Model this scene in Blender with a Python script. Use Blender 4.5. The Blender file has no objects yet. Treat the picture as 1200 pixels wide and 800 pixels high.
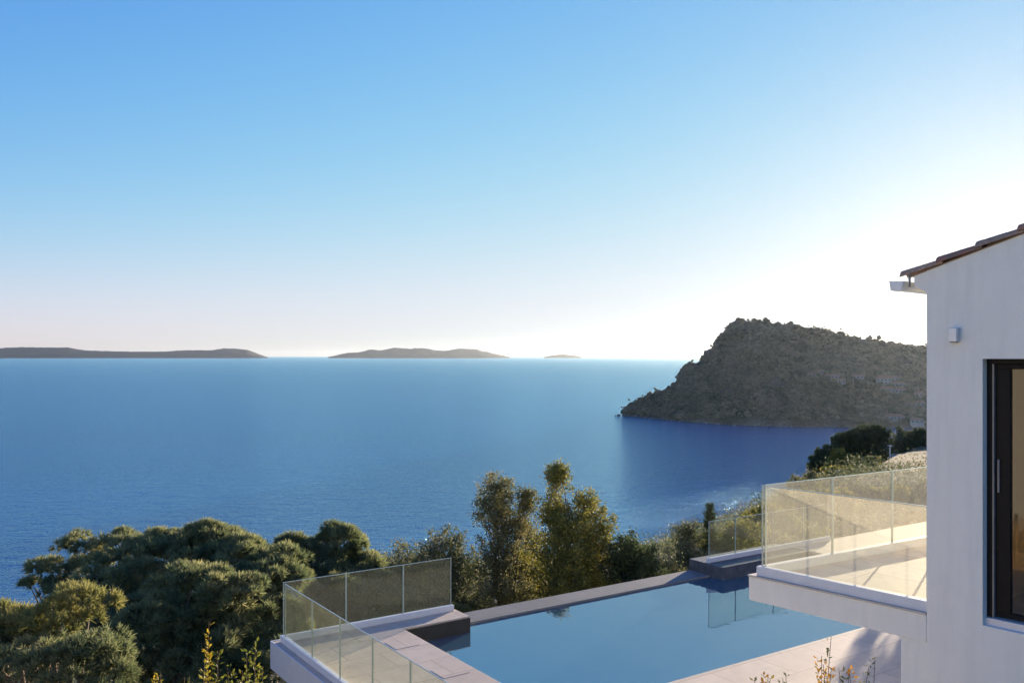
import bpy, math, random
import numpy as np
from mathutils import Vector, Matrix
R = math.radians
random.seed(7); rng = np.random.default_rng(7)
S = bpy.context.scene
col = S.collection

# ------------------------------------------------------------------ camera, sky, sun, exposure
F = 1040.0; HY = 416.6                      # focal length and horizon row of the 1200x800 photograph
cd = bpy.data.cameras.new('camera'); cam = bpy.data.objects.new('camera', cd); col.objects.link(cam)
cd.sensor_width = 36; cd.lens = F/1200*36; cd.shift_y = (HY-400)/1200
cd.clip_start = .1; cd.clip_end = 300000
cam.location = (0, 0, 0); cam.rotation_euler = (R(90), 0, 0)
S.camera = cam

SUN_AZ = math.degrees(math.atan(635/F)); SUN_EL = 6.5
w = bpy.data.worlds.new('World'); S.world = w; w.use_nodes = True
nt = w.node_tree; bg = nt.nodes['Background']
sky = nt.nodes.new('ShaderNodeTexSky'); sky.sky_type = 'NISHITA'; sky.sun_disc = False
sky.sun_elevation = R(SUN_EL); sky.sun_rotation = R(SUN_AZ)
sky.altitude = 70; sky.air_density = 1.0; sky.dust_density = 0.05; sky.ozone_density = 6.0
# soft shoulder on the sky's brightness, the way a camera rolls off highlights (works on direction-independent values)
EXPO = 1.7; WS = .15
sep = nt.nodes.new('ShaderNodeSeparateColor'); cmb = nt.nodes.new('ShaderNodeCombineColor')
nt.links.new(sky.outputs[0], sep.inputs[0])
for i_, (k_, top_, pw_) in enumerate(((17.0, .79, 1.8), (7.5, .86, 1.75), (6.4, .90, 1.0))):
    a_ = nt.nodes.new('ShaderNodeMath'); a_.operation = 'MULTIPLY'; a_.inputs[1].default_value = -k_*WS
    e_ = nt.nodes.new('ShaderNodeMath'); e_.operation = 'EXPONENT'
    d_ = nt.nodes.new('ShaderNodeMath'); d_.operation = 'SUBTRACT'; d_.inputs[0].default_value = 1
    g_ = nt.nodes.new('ShaderNodeMath'); g_.operation = 'MULTIPLY'; g_.inputs[1].default_value = top_/WS/2**EXPO
    nt.links.new(sep.outputs[i_], a_.inputs[0]); nt.links.new(a_.outputs[0], e_.inputs[0])
    nt.links.new(e_.outputs[0], d_.inputs[1]); p_ = nt.nodes.new('ShaderNodeMath'); p_.operation = 'POWER'; p_.inputs[1].default_value = pw_
    nt.links.new(d_.outputs[0], p_.inputs[0]); nt.links.new(p_.outputs[0], g_.inputs[0]); nt.links.new(g_.outputs[0], cmb.inputs[i_])
nt.links.new(cmb.outputs[0], bg.inputs[0]); bg.inputs[1].default_value = WS
sl = bpy.data.lights.new('sun', 'SUN'); sun = bpy.data.objects.new('sun', sl); col.objects.link(sun)
sl.energy = 4.5; sl.angle = R(.5); sl.color = (1, .82, .60)
sdir = Vector((math.sin(R(SUN_AZ))*math.cos(R(SUN_EL)), math.cos(R(SUN_AZ))*math.cos(R(SUN_EL)), math.sin(R(SUN_EL))))
sun.rotation_euler = (-sdir).to_track_quat('-Z', 'Y').to_euler(); sun.location = (40, 60, 40)
S.view_settings.view_transform = 'Standard'; S.view_settings.look = 'None'
S.view_settings.gamma = 1; S.view_settings.exposure = EXPO
S.render.engine = 'CYCLES'

# ------------------------------------------------------------------ helpers
def P(px, py, d):                           # world point seen at a place of the photograph, d metres ahead
    return np.array([(px-600)/F*d, d, -(py-HY)/F*d])
def PZ(px, py, z):
    d = z*F/-(py-HY); return P(px, py, d)

def tag(o, label=None, cat=None, group=None, kind=None):
    if label: o['label'] = label
    if cat: o['category'] = cat
    if group: o['group'] = group
    if kind: o['kind'] = kind
    return o
def empty(name, loc=(0, 0, 0), rz=0):
    o = bpy.data.objects.new(name, None); col.objects.link(o)
    o.location = loc; o.rotation_euler = (0, 0, rz); o.empty_display_size = .3; return o
def link(name, me, mat, parent=None, loc=None):
    o = bpy.data.objects.new(name, me); col.objects.link(o)
    if mat: me.materials.append(mat)
    if parent: o.parent = parent
    if loc is not None: o.location = loc
    return o
def np_mesh(name, V, Fc, smooth=False):
    """V (n,3), Fc (m,k) array of equal sized faces"""
    V = np.asarray(V, dtype=np.float32); Fc = np.asarray(Fc, dtype=np.int32)
    me = bpy.data.meshes.new(name); m, k = Fc.shape
    me.vertices.add(len(V)); me.vertices.foreach_set('co', V.ravel())
    me.loops.add(m*k); me.loops.foreach_set('vertex_index', Fc.ravel())
    me.polygons.add(m); me.polygons.foreach_set('loop_start', np.arange(0, m*k, k, dtype=np.int32))
    me.polygons.foreach_set('loop_total', np.full(m, k, dtype=np.int32))
    me.polygons.foreach_set('use_smooth', np.full(m, smooth, dtype=bool))
    me.update(calc_edges=True); me.validate(); return me
class MB:
    def __init__(s): s.v = []; s.f = []
    def add(s, V, Fc):
        n = len(s.v); s.v += [tuple(map(float, p)) for p in V]; s.f += [tuple(i+n for i in f) for f in Fc]; return s
    def box(s, x0, x1, y0, y1, z0, z1):
        V = [(x0,y0,z0),(x1,y0,z0),(x1,y1,z0),(x0,y1,z0),(x0,y0,z1),(x1,y0,z1),(x1,y1,z1),(x0,y1,z1)]
        return s.add(V, [(3,2,1,0),(4,5,6,7),(0,1,5,4),(1,2,6,5),(2,3,7,6),(3,0,4,7)])
    def prism(s, poly, axis, a, b):
        """poly: list of 2d points, extruded along axis index from a to b"""
        n = len(poly); V = []
        for t in (a, b):
            for p in poly:
                q = list(p); q.insert(axis, t); V.append(q)
        Fc = [tuple(range(n)), tuple(range(2*n-1, n-1, -1))] + [(i, i+n, (i+1) % n+n, (i+1) % n) for i in range(n)]
        return s.add(V, Fc)
    def tube(s, pts, rads, k=6):
        pts = [Vector(p) for p in pts]; n = len(pts); V = []; Fc = []
        for i, p in enumerate(pts):
            t = (pts[min(i+1, n-1)]-pts[max(i-1, 0)]).normalized()
            u = t.cross(Vector((.13, .27, 1))).normalized() if abs(t.z) < .95 else t.cross(Vector((1, .1, 0))).normalized()
            v = t.cross(u)
            for j in range(k):
                a = 2*math.pi*j/k; V.append(p+(u*math.cos(a)+v*math.sin(a))*rads[i])
        for i in range(n-1):
            for j in range(k):
                Fc.append((i*k+j, i*k+(j+1) % k, (i+1)*k+(j+1) % k, (i+1)*k+j))
        Fc.append(tuple(range((n-1)*k, n*k)))
        return s.add(V, Fc)
    def build(s, name, mat, parent=None, bevel=0, smooth=False, loc=None):
        import bmesh
        me = bpy.data.meshes.new(name); me.from_pydata(s.v, [], s.f); me.update()
        bm = bmesh.new(); bm.from_mesh(me); bmesh.ops.recalc_face_normals(bm, faces=bm.faces[:])
        bm.to_mesh(me); bm.free()
        for p in me.polygons: p.use_smooth = smooth
        o = link(name, me, mat, parent, loc)
        if bevel:
            m = o.modifiers.new('bevel', 'BEVEL'); m.width = bevel; m.segments = 2; m.limit_method = 'ANGLE'
        return o

# ------------------------------------------------------------------ materials
def new_mat(name):
    m = bpy.data.materials.new(name); m.use_nodes = True
    nt = m.node_tree; b = nt.nodes['Principled BSDF']; return m, nt, b
def N(nt, t, **kw):
    n = nt.nodes.new(t)
    for k, v in kw.items():
        if hasattr(n, k): setattr(n, k, v)
        else: n.inputs[k].default_value = v
    return n
def coords(nt, kind='Object', scale=(1, 1, 1), rot=(0, 0, 0)):
    tc = nt.nodes.new('ShaderNodeTexCoord'); mp = nt.nodes.new('ShaderNodeMapping')
    mp.inputs['Scale'].default_value = scale; mp.inputs['Rotation'].default_value = rot
    nt.links.new(tc.outputs[kind], mp.inputs[0]); return mp.outputs[0]
def ramp(nt, fac, stops):
    r = nt.nodes.new('ShaderNodeValToRGB'); e = r.color_ramp.elements
    while len(e) < len(stops): e.new(.5)
    for i, (p, c) in enumerate(stops):
        e[i].position = p; e[i].color = (*c, 1) if len(c) == 3 else c
    nt.links.new(fac, r.inputs[0]); return r.outputs[0]
def noise(nt, vec, scale, detail=4, rough=.55, dist=0):
    n = nt.nodes.new('ShaderNodeTexNoise'); n.inputs['Scale'].default_value = scale
    n.inputs['Detail'].default_value = detail; n.inputs['Roughness'].default_value = rough
    n.inputs['Distortion'].default_value = dist
    if vec is not None: nt.links.new(vec, n.inputs['Vector'])
    return n.outputs[0]
def bump(nt, h, strength, dist, b, prev=None):
    n = nt.nodes.new('ShaderNodeBump'); n.inputs['Strength'].default_value = strength
    n.inputs['Distance'].default_value = dist; nt.links.new(h, n.inputs['Height'])
    if prev: nt.links.new(prev, n.inputs['Normal'])
    if b: nt.links.new(n.outputs[0], b.inputs['Normal'])
    return n.outputs[0]
def mixc(nt, fac, a, b):
    m = nt.nodes.new('ShaderNodeMix'); m.data_type = 'RGBA'
    for sock, v in ((0, fac), (6, a), (7, b)):
        if isinstance(v, (int, float)): m.inputs[sock].default_value = v
        elif isinstance(v, tuple): m.inputs[sock].default_value = (*v, 1)
        else: nt.links.new(v, m.inputs[sock])
    return m.outputs[2]

def simple(name, colr, rough=.6, metal=0, var=.12, scale=6, bmp=.0, spec=.5):
    m, nt, b = new_mat(name); v = coords(nt)
    n = noise(nt, v, scale)
    c0 = tuple(x*(1-var) for x in colr); c1 = tuple(min(1, x*(1+var)) for x in colr)
    nt.links.new(ramp(nt, n, [(.3, c0), (.7, c1)]), b.inputs['Base Color'])
    b.inputs['Roughness'].default_value = rough; b.inputs['Metallic'].default_value = metal
    b.inputs['Specular IOR Level'].default_value = spec
    if bmp: bump(nt, noise(nt, v, scale*6), bmp, .01, b)
    return m

def leaf_mat(name, cols, transl=.35, rough=.6, clump=1.2, spec=.3):
    """leaf colours vary from leaf to leaf and from clump to clump"""
    m, nt, b = new_mat(name)
    g = nt.nodes.new('ShaderNodeNewGeometry'); rnd = g.outputs['Random Per Island']
    v = coords(nt); n = noise(nt, v, clump, 2)
    add = nt.nodes.new('ShaderNodeMath'); add.operation = 'MULTIPLY_ADD'
    nt.links.new(rnd, add.inputs[0]); add.inputs[1].default_value = .55
    mm = nt.nodes.new('ShaderNodeMath'); mm.operation = 'MULTIPLY_ADD'; nt.links.new(n, mm.inputs[0])
    mm.inputs[1].default_value = 1.4; mm.inputs[2].default_value = -.48
    nt.links.new(mm.outputs[0], add.inputs[2])
    k = len(cols)-1
    c = ramp(nt, add.outputs[0], [(.02+.96*i/k, q) for i, q in enumerate(cols)])
    nt.links.new(c, b.inputs['Base Color']); b.inputs['Roughness'].default_value = rough
    b.inputs['Specular IOR Level'].default_value = spec
    tr = nt.nodes.new('ShaderNodeBsdfTranslucent'); nt.links.new(c, tr.inputs[0])
    mx = nt.nodes.new('ShaderNodeMixShader'); mx.inputs[0].default_value = transl
    nt.links.new(b.outputs[0], mx.inputs[1]); nt.links.new(tr.outputs[0], mx.inputs[2])
    out = nt.nodes['Material Output']; nt.links.new(mx.outputs[0], out.inputs[0]); return m

M = {}
M['bark'] = simple('bark', (.16, .12, .09), .9, scale=12, var=.35, bmp=.5)
M['twig'] = simple('twig', (.13, .09, .06), .9, scale=20, var=.3)
M['needle'] = leaf_mat('needle', [(.075,.11,.055), (.15,.185,.085), (.27,.28,.125), (.42,.39,.19)], .5, clump=.9)
M['needle_sunlit'] = leaf_mat('needle_sunlit', [(.12,.14,.05), (.23,.23,.075), (.38,.33,.12)], .5, clump=.9)  # lit copy of the needle colours: warm sunlight put into the yellow
M['leaf_gold'] = leaf_mat('leaf_gold', [(.05,.075,.022), (.11,.12,.028), (.28,.25,.055), (.42,.36,.09)], .4)
M['leaf_olive'] = leaf_mat('leaf_olive', [(.04,.065,.028), (.09,.11,.05), (.18,.19,.10), (.30,.28,.19)], .35)
M['leaf_brown'] = leaf_mat('leaf_brown', [(.06,.075,.03), (.13,.135,.055), (.24,.22,.09), (.36,.31,.16)], .35)
M['leaf_dark'] = leaf_mat('leaf_dark', [(.03,.05,.022), (.06,.085,.035), (.11,.125,.055)], .4)
M['leaf_yellow'] = leaf_mat('leaf_yellow', [(.20,.17,.02), (.38,.29,.02), (.50,.36,.03)], .45, clump=4)
M['leaf_yg'] = leaf_mat('leaf_yg', [(.07,.10,.02), (.15,.17,.025), (.32,.27,.03)], .45, clump=4)
M['leaf_orange'] = leaf_mat('leaf_orange', [(.30,.14,.02), (.50,.25,.03), (.55,.36,.05)], .45, clump=4)

def stucco():
    m, nt, b = new_mat('stucco'); v = coords(nt)
    big = noise(nt, v, .9, 5, .6)
    vs = coords(nt, scale=(5, 5, .5)); streak = noise(nt, vs, 1.6, 4, .6)
    c = mixc(nt, ramp(nt, streak, [(.45, (0,0,0)), (.8, (.28,.28,.28))]), ramp(nt, big, [(.3, (.83,.81,.735)), (.7, (.89,.87,.79))]), (.60,.575,.53))
    nt.links.new(c, b.inputs['Base Color']); b.inputs['Roughness'].default_value = .92
    b.inputs['Specular IOR Level'].default_value = .2
    p = bump(nt, noise(nt, v, 55, 3, .6), .55, .012, None)
    bump(nt, noise(nt, v, 260, 2, .6), .5, .004, b, p)
    return m
M['stucco'] = stucco()
def travertine(name, tw, th, base=(.60, .52, .43)):
    m, nt, b = new_mat(name); v = coords(nt)
    br = nt.nodes.new('ShaderNodeTexBrick'); nt.links.new(v, br.inputs['Vector'])
    br.inputs['Scale'].default_value = 1; br.inputs['Brick Width'].default_value = tw; br.inputs['Row Height'].default_value = th
    br.inputs['Mortar Size'].default_value = .006; br.offset = .5; br.inputs['Mortar Smooth'].default_value = .2
    lo = tuple(x*.9 for x in base); hi = tuple(x*1.08 for x in base)
    br.inputs['Color1'].default_value = (*lo, 1); br.inputs['Color2'].default_value = (*hi, 1)
    br.inputs['Mortar'].default_value = (base[0]*.45, base[1]*.42, base[2]*.40, 1)
    ns = noise(nt, v, 3.5, 6, .65, .3); st = noise(nt, v, .6, 3)
    c = mixc(nt, ramp(nt, ns, [(.42, (0,0,0)), (.75, (.55,.55,.55))]), br.outputs['Color'], tuple(x*.72 for x in base))
    c = mixc(nt, ramp(nt, st, [(.45, (0,0,0)), (.8, (.3,.3,.3))]), c, tuple(x*.65 for x in base))
    nt.links.new(c, b.inputs['Base Color']); b.inputs['Roughness'].default_value = .75
    b.inputs['Specular IOR Level'].default_value = .3
    bump(nt, noise(nt, v, 30, 4), .25, .01, b)
    return m
M['deck'] = travertine('deck_tiles', 1.2, .8, (.61, .505, .385))
M['balcony_floor'] = travertine('balcony_tiles', 1.2, .6, (.62, .56, .47))
M['slate'] = simple('slate', (.085, .085, .09), .5, var=.35, scale=5, bmp=.2)
M['rim'] = travertine('rim_slate', 1.2, 3, (.20, .20, .185))
M['pool_tile'] = simple('pool_tile', (.012, .014, .018), .35, var=.4, scale=8)
M['channel'] = simple('channel_metal', (.66, .68, .70), .5, .0, var=.05)
M['alu'] = simple('aluminium', (.62, .65, .68), .45, .3, var=.05)
M['dark_alu'] = simple('dark_aluminium', (.009, .009, .010), .55, .0, var=.15, spec=.15)
M['grey_alu'] = simple('grey_aluminium', (.20, .19, .18), .5, .0, var=.1)
M['concrete'] = simple('concrete', (.42, .41, .40), .85, var=.15, scale=2, bmp=.3)
M['curtain'] = simple('curtain_cloth', (.52, .47, .38), .9, var=.12, scale=2)
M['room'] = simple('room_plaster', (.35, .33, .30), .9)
M['reed'] = simple('reed', (.66, .42, .17), .8, var=.4, scale=9)
M['rock'] = simple('rock', (.40, .39, .37), .9, var=.4, scale=1.6, bmp=.8)

def tile_mat():
    m, nt, b = new_mat('roof_tile'); v = coords(nt)
    g = nt.nodes.new('ShaderNodeNewGeometry')
    c = ramp(nt, g.outputs['Random Per Island'], [(0, (.30,.15,.10)), (.4, (.42,.23,.15)), (.7, (.50,.33,.22)), (1, (.36,.25,.18))])
    c = mixc(nt, ramp(nt, noise(nt, v, 14, 5, .7), [(.45, (0,0,0)), (.62, (.8,.8,.8))]), c, (.17,.155,.12))
    nt.links.new(c, b.inputs['Base Color']); b.inputs['Roughness'].default_value = .9
    bump(nt, noise(nt, v, 40), .4, .01, b); return m
M['roof_tile'] = tile_mat()

def glass_mat(name, tint=(.86, .93, .88), film=.20, filmc=(.62, .64, .48)):
    """clear pane: transparent plus mirror by angle, and a thin film of salt and dust that scatters light"""
    m, nt, b = new_mat(name); out = nt.nodes['Material Output']; nt.nodes.remove(b)
    tr = nt.nodes.new('ShaderNodeBsdfTransparent'); tr.inputs[0].default_value = (*tint, 1)
    gl = nt.nodes.new('ShaderNodeBsdfGlossy'); gl.inputs['Roughness'].default_value = .02
    fr = nt.nodes.new('ShaderNodeFresnel'); geo = nt.nodes.new('ShaderNodeNewGeometry')
    ir = nt.nodes.new('ShaderNodeMapRange'); nt.links.new(geo.outputs['Backfacing'], ir.inputs[0])
    ir.inputs[3].default_value = 1.45; ir.inputs[4].default_value = 1/1.45      # rays run straight through, so both faces mirror alike
    nt.links.new(ir.outputs[0], fr.inputs[0])
    m1 = nt.nodes.new('ShaderNodeMixShader'); nt.links.new(fr.outputs[0], m1.inputs[0])
    nt.links.new(tr.outputs[0], m1.inputs[1]); nt.links.new(gl.outputs[0], m1.inputs[2])
    tl = nt.nodes.new('ShaderNodeBsdfTranslucent'); tl.inputs[0].default_value = (*filmc, 1)
    df = nt.nodes.new('ShaderNodeBsdfDiffuse'); df.inputs[0].default_value = (*filmc, 1)
    m2 = nt.nodes.new('ShaderNodeMixShader'); m2.inputs[0].default_value = .5
    nt.links.new(tl.outputs[0], m2.inputs[1]); nt.links.new(df.outputs[0], m2.inputs[2])
    v = coords(nt, scale=(6, 6, .7)); n = noise(nt, v, 3, 5, .65)
    mr = nt.nodes.new('ShaderNodeMapRange'); nt.links.new(n, mr.inputs[0])
    mr.inputs[1].default_value = .3; mr.inputs[2].default_value = .7
    mr.inputs[3].default_value = film*.82; mr.inputs[4].default_value = film*1.18
    m3 = nt.nodes.new('ShaderNodeMixShader'); nt.links.new(mr.outputs[0], m3.inputs[0])
    nt.links.new(m1.outputs[0], m3.inputs[1]); nt.links.new(m2.outputs[0], m3.inputs[2])
    nt.links.new(m3.outputs[0], out.inputs[0]); return m
M['rail_glass'] = glass_mat('rail_glass', tint=(.92,.945,.91), film=.028)
M['balcony_glass'] = glass_mat('balcony_glass', tint=(.955,.96,.93), film=.075, filmc=(.84, .80, .70))
M['window_glass'] = glass_mat('window_glass', tint=(.9, .92, .9), film=.02)
M['glass_edge'] = simple('glass_edge', (.42, .50, .44), .3, var=.05)

def water(name, body, tint, ior, rough, bumps, wide=0):
    """body colour under a mirror whose strength follows the viewing angle of each wavelet"""
    m, nt, b = new_mat(name); nt.nodes.remove(b); out = nt.nodes['Material Output']
    df = nt.nodes.new('ShaderNodeBsdfDiffuse'); gl = nt.nodes.new('ShaderNodeBsdfGlossy')
    fr = nt.nodes.new('ShaderNodeFresnel'); fr.inputs[0].default_value = ior
    gl.inputs['Roughness'].default_value = rough; gl.inputs[0].default_value = (*tint, 1)
    if isinstance(body, tuple): df.inputs[0].default_value = (*body, 1)
    else: nt.links.new(ramp(nt, noise(nt, coords(nt, scale=(.0016, .006, 1), rot=(0, 0, R(8))), 1, 4, .6), body), df.inputs[0])
    p = None
    for sc, rot, scale, det, dist, amp, st in bumps:
        p = bump(nt, noise(nt, coords(nt, scale=sc, rot=(0, 0, R(rot))), scale, det, .6, dist), st, amp, None, p)
    for n in (fr, gl): nt.links.new(p, n.inputs['Normal'])
    if wide:                                   # the steeper wavelets, too small to resolve, mirror a wider piece of sky
        g2 = nt.nodes.new('ShaderNodeBsdfGlossy'); g2.inputs['Roughness'].default_value = wide; g2.inputs[0].default_value = (*tint, 1)
        nt.links.new(p, g2.inputs['Normal']); m0 = nt.nodes.new('ShaderNodeMixShader'); m0.inputs[0].default_value = .55
        nt.links.new(gl.outputs[0], m0.inputs[1]); nt.links.new(g2.outputs[0], m0.inputs[2]); gl = m0
    mx = nt.nodes.new('ShaderNodeMixShader'); nt.links.new(fr.outputs[0], mx.inputs[0])
    nt.links.new(df.outputs[0], mx.inputs[1]); nt.links.new(gl.outputs[0], mx.inputs[2])
    nt.links.new(mx.outputs[0], out.inputs[0]); return m
M['sea'] = water('sea_water', [(.3, (.005, .045, .150)), (.7, (.009, .062, .195))], (.51, .89, 1), 4.2, .13,
    [((1, 1.9, 1), 28, .07, 3, .4, 1.9, 1), ((1.5, 1, 1), -12, .25, 3, .3, 1.4, 1), ((1, 1.6, 1), 20, .8, 2, .2, .55, 1)])
M['pool_water'] = water('pool_water', (.04, .10, .14), (.95, .99, 1), 4.2, .012,
    [((1, 1, 1), 15, .9, 3, .6, .018, .35), ((1, 1, 1), -20, 4.5, 2, .5, .003, .3)])
def ground_mat(name, cols, sc=.25):
    m, nt, b = new_mat(name); v = coords(nt)
    n1 = noise(nt, v, sc, 6, .65); n2 = noise(nt, v, sc*14, 4, .7)
    mx = mixc(nt, .45, n1, n2); k = len(cols)-1
    nt.links.new(ramp(nt, mx, [(.36+.28*i/k, c) for i, c in enumerate(cols)]), b.inputs['Base Color'])
    b.inputs['Roughness'].default_value = .95; b.inputs['Specular IOR Level'].default_value = .1
    bump(nt, n2, .8, .15, b); return m
M['ground'] = ground_mat('hillside', [(.05,.055,.025), (.10,.09,.045), (.24,.20,.12), (.34,.29,.19)])
M['headland'] = ground_mat('headland_ground', [(.05,.05,.03), (.09,.08,.05), (.16,.13,.09), (.24,.20,.15)], .03)
M['island'] = ground_mat('island_ground', [(.025,.035,.035), (.04,.045,.045), (.07,.07,.06)], .002)
M['forest'] = leaf_mat('forest', [(.12,.115,.07), (.19,.17,.105), (.27,.235,.15), (.38,.32,.215)], .5, clump=.05)
M['villa'] = simple('villa_wall', (.34, .31, .27), .9, var=.2, scale=.2)
M['villa_roof'] = simple('villa_roof', (.36, .22, .15), .9, var=.2, scale=.5)
M['villa_window'] = simple('villa_window', (.12, .11, .10), .3, var=.1)
M['path'] = ground_mat('path_gravel', [(.34,.30,.23), (.46,.41,.32), (.55,.49,.39)], .8)

# ------------------------------------------------------------------ frames
A_ = np.array([1535, F]); A_ = A_/np.linalg.norm(A_); B_ = np.array([-A_[1], A_[0]])
AZ = math.atan2(A_[1], A_[0])
ZD = -5.33; ZW = -5.65
O = PZ(332, 752, ZD)                                  # outer corner of the pool terrace
def ab(x, y):
    return x*A_[0]+y*A_[1], x*B_[0]+y*B_[1]
def ss(e0, e1, x):
    t = np.clip((x-e0)/(e1-e0), 0, 1); return t*t*(3-2*t)
def vnoise(x, y, s, seed=0):
    """cheap smooth value noise, vectorised"""
    x = np.asarray(x, float)/s+seed*17.3; y = np.asarray(y, float)/s-seed*9.1
    xi = np.floor(x); yi = np.floor(y); fx = x-xi; fy = y-yi
    h = lambda i, j: np.modf(np.abs(np.sin(i*127.1+j*311.7+seed*3.3)*43758.5453))[0]
    fx = fx*fx*(3-2*fx); fy = fy*fy*(3-2*fy)
    return (h(xi, yi)*(1-fx)+h(xi+1, yi)*fx)*(1-fy)+(h(xi, yi+1)*(1-fx)+h(xi+1, yi+1)*fx)*fy-.5

def terrain(x, y):
    x = np.asarray(x, float); y = np.asarray(y, float)
    a, b = ab(x, y)
    s = .25+(.085-.25)*ss(20, 58, a)
    z = -7.6-s*np.maximum(b-13, 0)-.55*np.maximum(b-78, 0)*ss(40, 80, a)
    z = z-4.5*ss(5.0, 1.5, a)*ss(4, 9, b)
    near = ss(9.8, 7.6, b)*ss(6, 4, a)+ss(8, 3, b)*ss(4, 6, a)
    z = z*(1-near)-4.2*near
    z = z+.22*np.maximum(-b-6, 0)
    z = z+(vnoise(x, y, 7, 1)*.8+vnoise(x, y, 2.3, 2)*.25)*ss(14, 24, b)
    px = 600+F*x/np.maximum(y, 1)
    cap = np.interp(px, [0, 60, 110, 200, 380, 430, 600, 720, 835, 890, 950, 1000, 1050, 1085, 1200], [.30, .29, .265, .255, .25, .235, .25, .24, .21, .185, .16, .14, .112, .10, .07])
    capz = -cap*y
    z = np.where((y > 22), z-np.maximum(z-capz, 0)*ss(22, 32, y), z)
    return np.maximum(z, -71.5)

# ------------------------------------------------------------------ sea, islands, headland, hillside
SEA = -70.0
me = np_mesh('sea', [(-60000,-3000,SEA),(60000,-3000,SEA),(60000,60000,SEA),(-60000,60000,SEA)], [(0,1,2,3)])
tag(link('sea', me, M['sea']), kind='structure')

xs = np.concatenate([np.linspace(-260, -60, 40), np.linspace(-57, 90, 148), np.linspace(95, 520, 90)])
ys = np.concatenate([np.linspace(-120, 0, 30), np.linspace(1, 150, 150), np.linspace(154, 420, 60)])
X, Y = np.meshgrid(xs, ys); Z = terrain(X, Y)
nx = len(xs); ny = len(ys); idx = np.arange(nx*ny).reshape(ny, nx)
fc = np.stack([idx[:-1,:-1], idx[:-1,1:], idx[1:,1:], idx[1:,:-1]], -1).reshape(-1, 4)
tag(link('hillside', np_mesh('hillside', np.stack([X, Y, Z], -1).reshape(-1, 3), fc, True), M['ground']), kind='structure')

def ridge_solid(name, prof, d0f, d1f, mat, n=400, rows=26, rough=0, back=1.0, power=.75):
    """a land mass: rises from the shore (distance d0f) to a crest (d1f) with the given outline and falls behind it"""
    px = np.linspace(prof[0][0], prof[-1][0], n); py = np.interp(px, [p[0] for p in prof], [p[1] for p in prof])
    d0 = d0f(px); d1 = d1f(px); zr = -(py-HY)/F*d1
    V = []
    for r in range(rows+1):
        t = r/rows
        if t <= .6: u = t/.6; d = d0+(d1-d0)*u; z = SEA-1+(zr-SEA+1)*u**power
        else: u = (t-.6)/.4; d = d1+(d1-d0)*back*u; z = zr+(SEA-1-zr)*u**1.5
        x = (px-600)/F*d
        if rough:
            env = math.sin(math.pi*min(t/.6, 1))**.7 if t < .6 else 1-u if t > .6 else 0
            z = z+env*rough*(vnoise(x, d, rough*4, 3)*1.3+vnoise(x, d, rough*1.5, 4)*.6)
        V.append(np.stack([x, d, z], -1))
    V = np.array(V); idx = np.arange((rows+1)*n).reshape(rows+1, n)
    fc = np.stack([idx[:-1,:-1], idx[:-1,1:], idx[1:,1:], idx[1:,:-1]], -1).reshape(-1, 4)
    o = link(name, np_mesh(name, V.reshape(-1, 3), fc, True), mat); tag(o, kind='structure'); return V

isl = [[(-160,417),(-120,412),(-60,409),(0,407.6),(25,406.2),(45,406.4),(80,407),(100,410),(150,411.5),(200,411.3),(216,410.2),(250,410),(262,408),(275,408),(290,409.5),(302,414),(314,418.3)],
       [(384,418.3),(405,413.5),(422,412),(432,409.6),(448,410),(462,406.7),(480,408.4),(495,407.5),(512,410),(524,410.6),(538,407.4),(558,409),(575,413),(598,418.3)],
       [(637,418.3),(650,415.8),(662,415.2),(673,415.9),(682,418.3)]]
for p in isl:
    p = [(a, b+(rng.random()-.5)*.5) for a, b in p]
    ridge_solid('island', p, lambda x: x*0+26000, lambda x: x*0+27200, M['island'], 160, 14, 30)

hp = [(729,487.5),(736,482),(745,476),(760,467),(775,459.5),(788,456),(794,452),(797,440),(806,430),(818,424),(826,419),(838,406),(848,393),(858,381),(866,378),(880,378.5),(895,377.5),(910,382),(925,382),(935,386),(960,389),(975,392),(1000,395.5),(1030,400),(1060,405),(1085,408),(1150,415),(1300,424),(1440,437),(1550,466),(1630,508)]
hd0 = lambda x: np.interp(x, [729, 760, 800, 850, 900, 960, 1085, 1500], [1035, 995, 945, 900, 878, 866, 850, 790])
hd1 = lambda x: hd0(x)+np.interp(x, [729, 800, 860, 960, 1085, 1500], [8, 70, 150, 210, 250, 330])
HV = ridge_solid('headland', hp, hd0, hd1, M['headland'], 420, 60, 13, power=.72)

# ico blob for canopies
def ico():
    t = (1+5**.5)/2
    v = np.array([(-1,t,0),(1,t,0),(-1,-t,0),(1,-t,0),(0,-1,t),(0,1,t),(0,-1,-t),(0,1,-t),(t,0,-1),(t,0,1),(-t,0,-1),(-t,0,1)], float)
    f = np.array([(0,11,5),(0,5,1),(0,1,7),(0,7,10),(0,10,11),(1,5,9),(5,11,4),(11,10,2),(10,7,6),(7,1,8),(3,9,4),(3,4,2),(3,2,6),(3,6,8),(3,8,9),(4,9,5),(2,4,11),(6,2,10),(8,6,7),(9,8,1)])
    v /= np.linalg.norm(v[0]); return v, f
IV, IF = ico()
def blobs(C, r, squash=.8):
    n = len(C); jit = 1+rng.uniform(-.32, .32, (n, 12, 1))
    th = rng.uniform(0, 6.28, n); c, s = np.cos(th), np.sin(th)
    V = IV[None]*jit*np.asarray(r)[:, None, None]
    x = V[..., 0]*c[:, None]-V[..., 1]*s[:, None]; y = V[..., 0]*s[:, None]+V[..., 1]*c[:, None]
    V = np.stack([x, y, V[..., 2]*squash], -1)+C[:, None]
    Fc = (IF[None]+(np.arange(n)*12)[:, None, None]).reshape(-1, 3)
    return V.reshape(-1, 3), Fc
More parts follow.
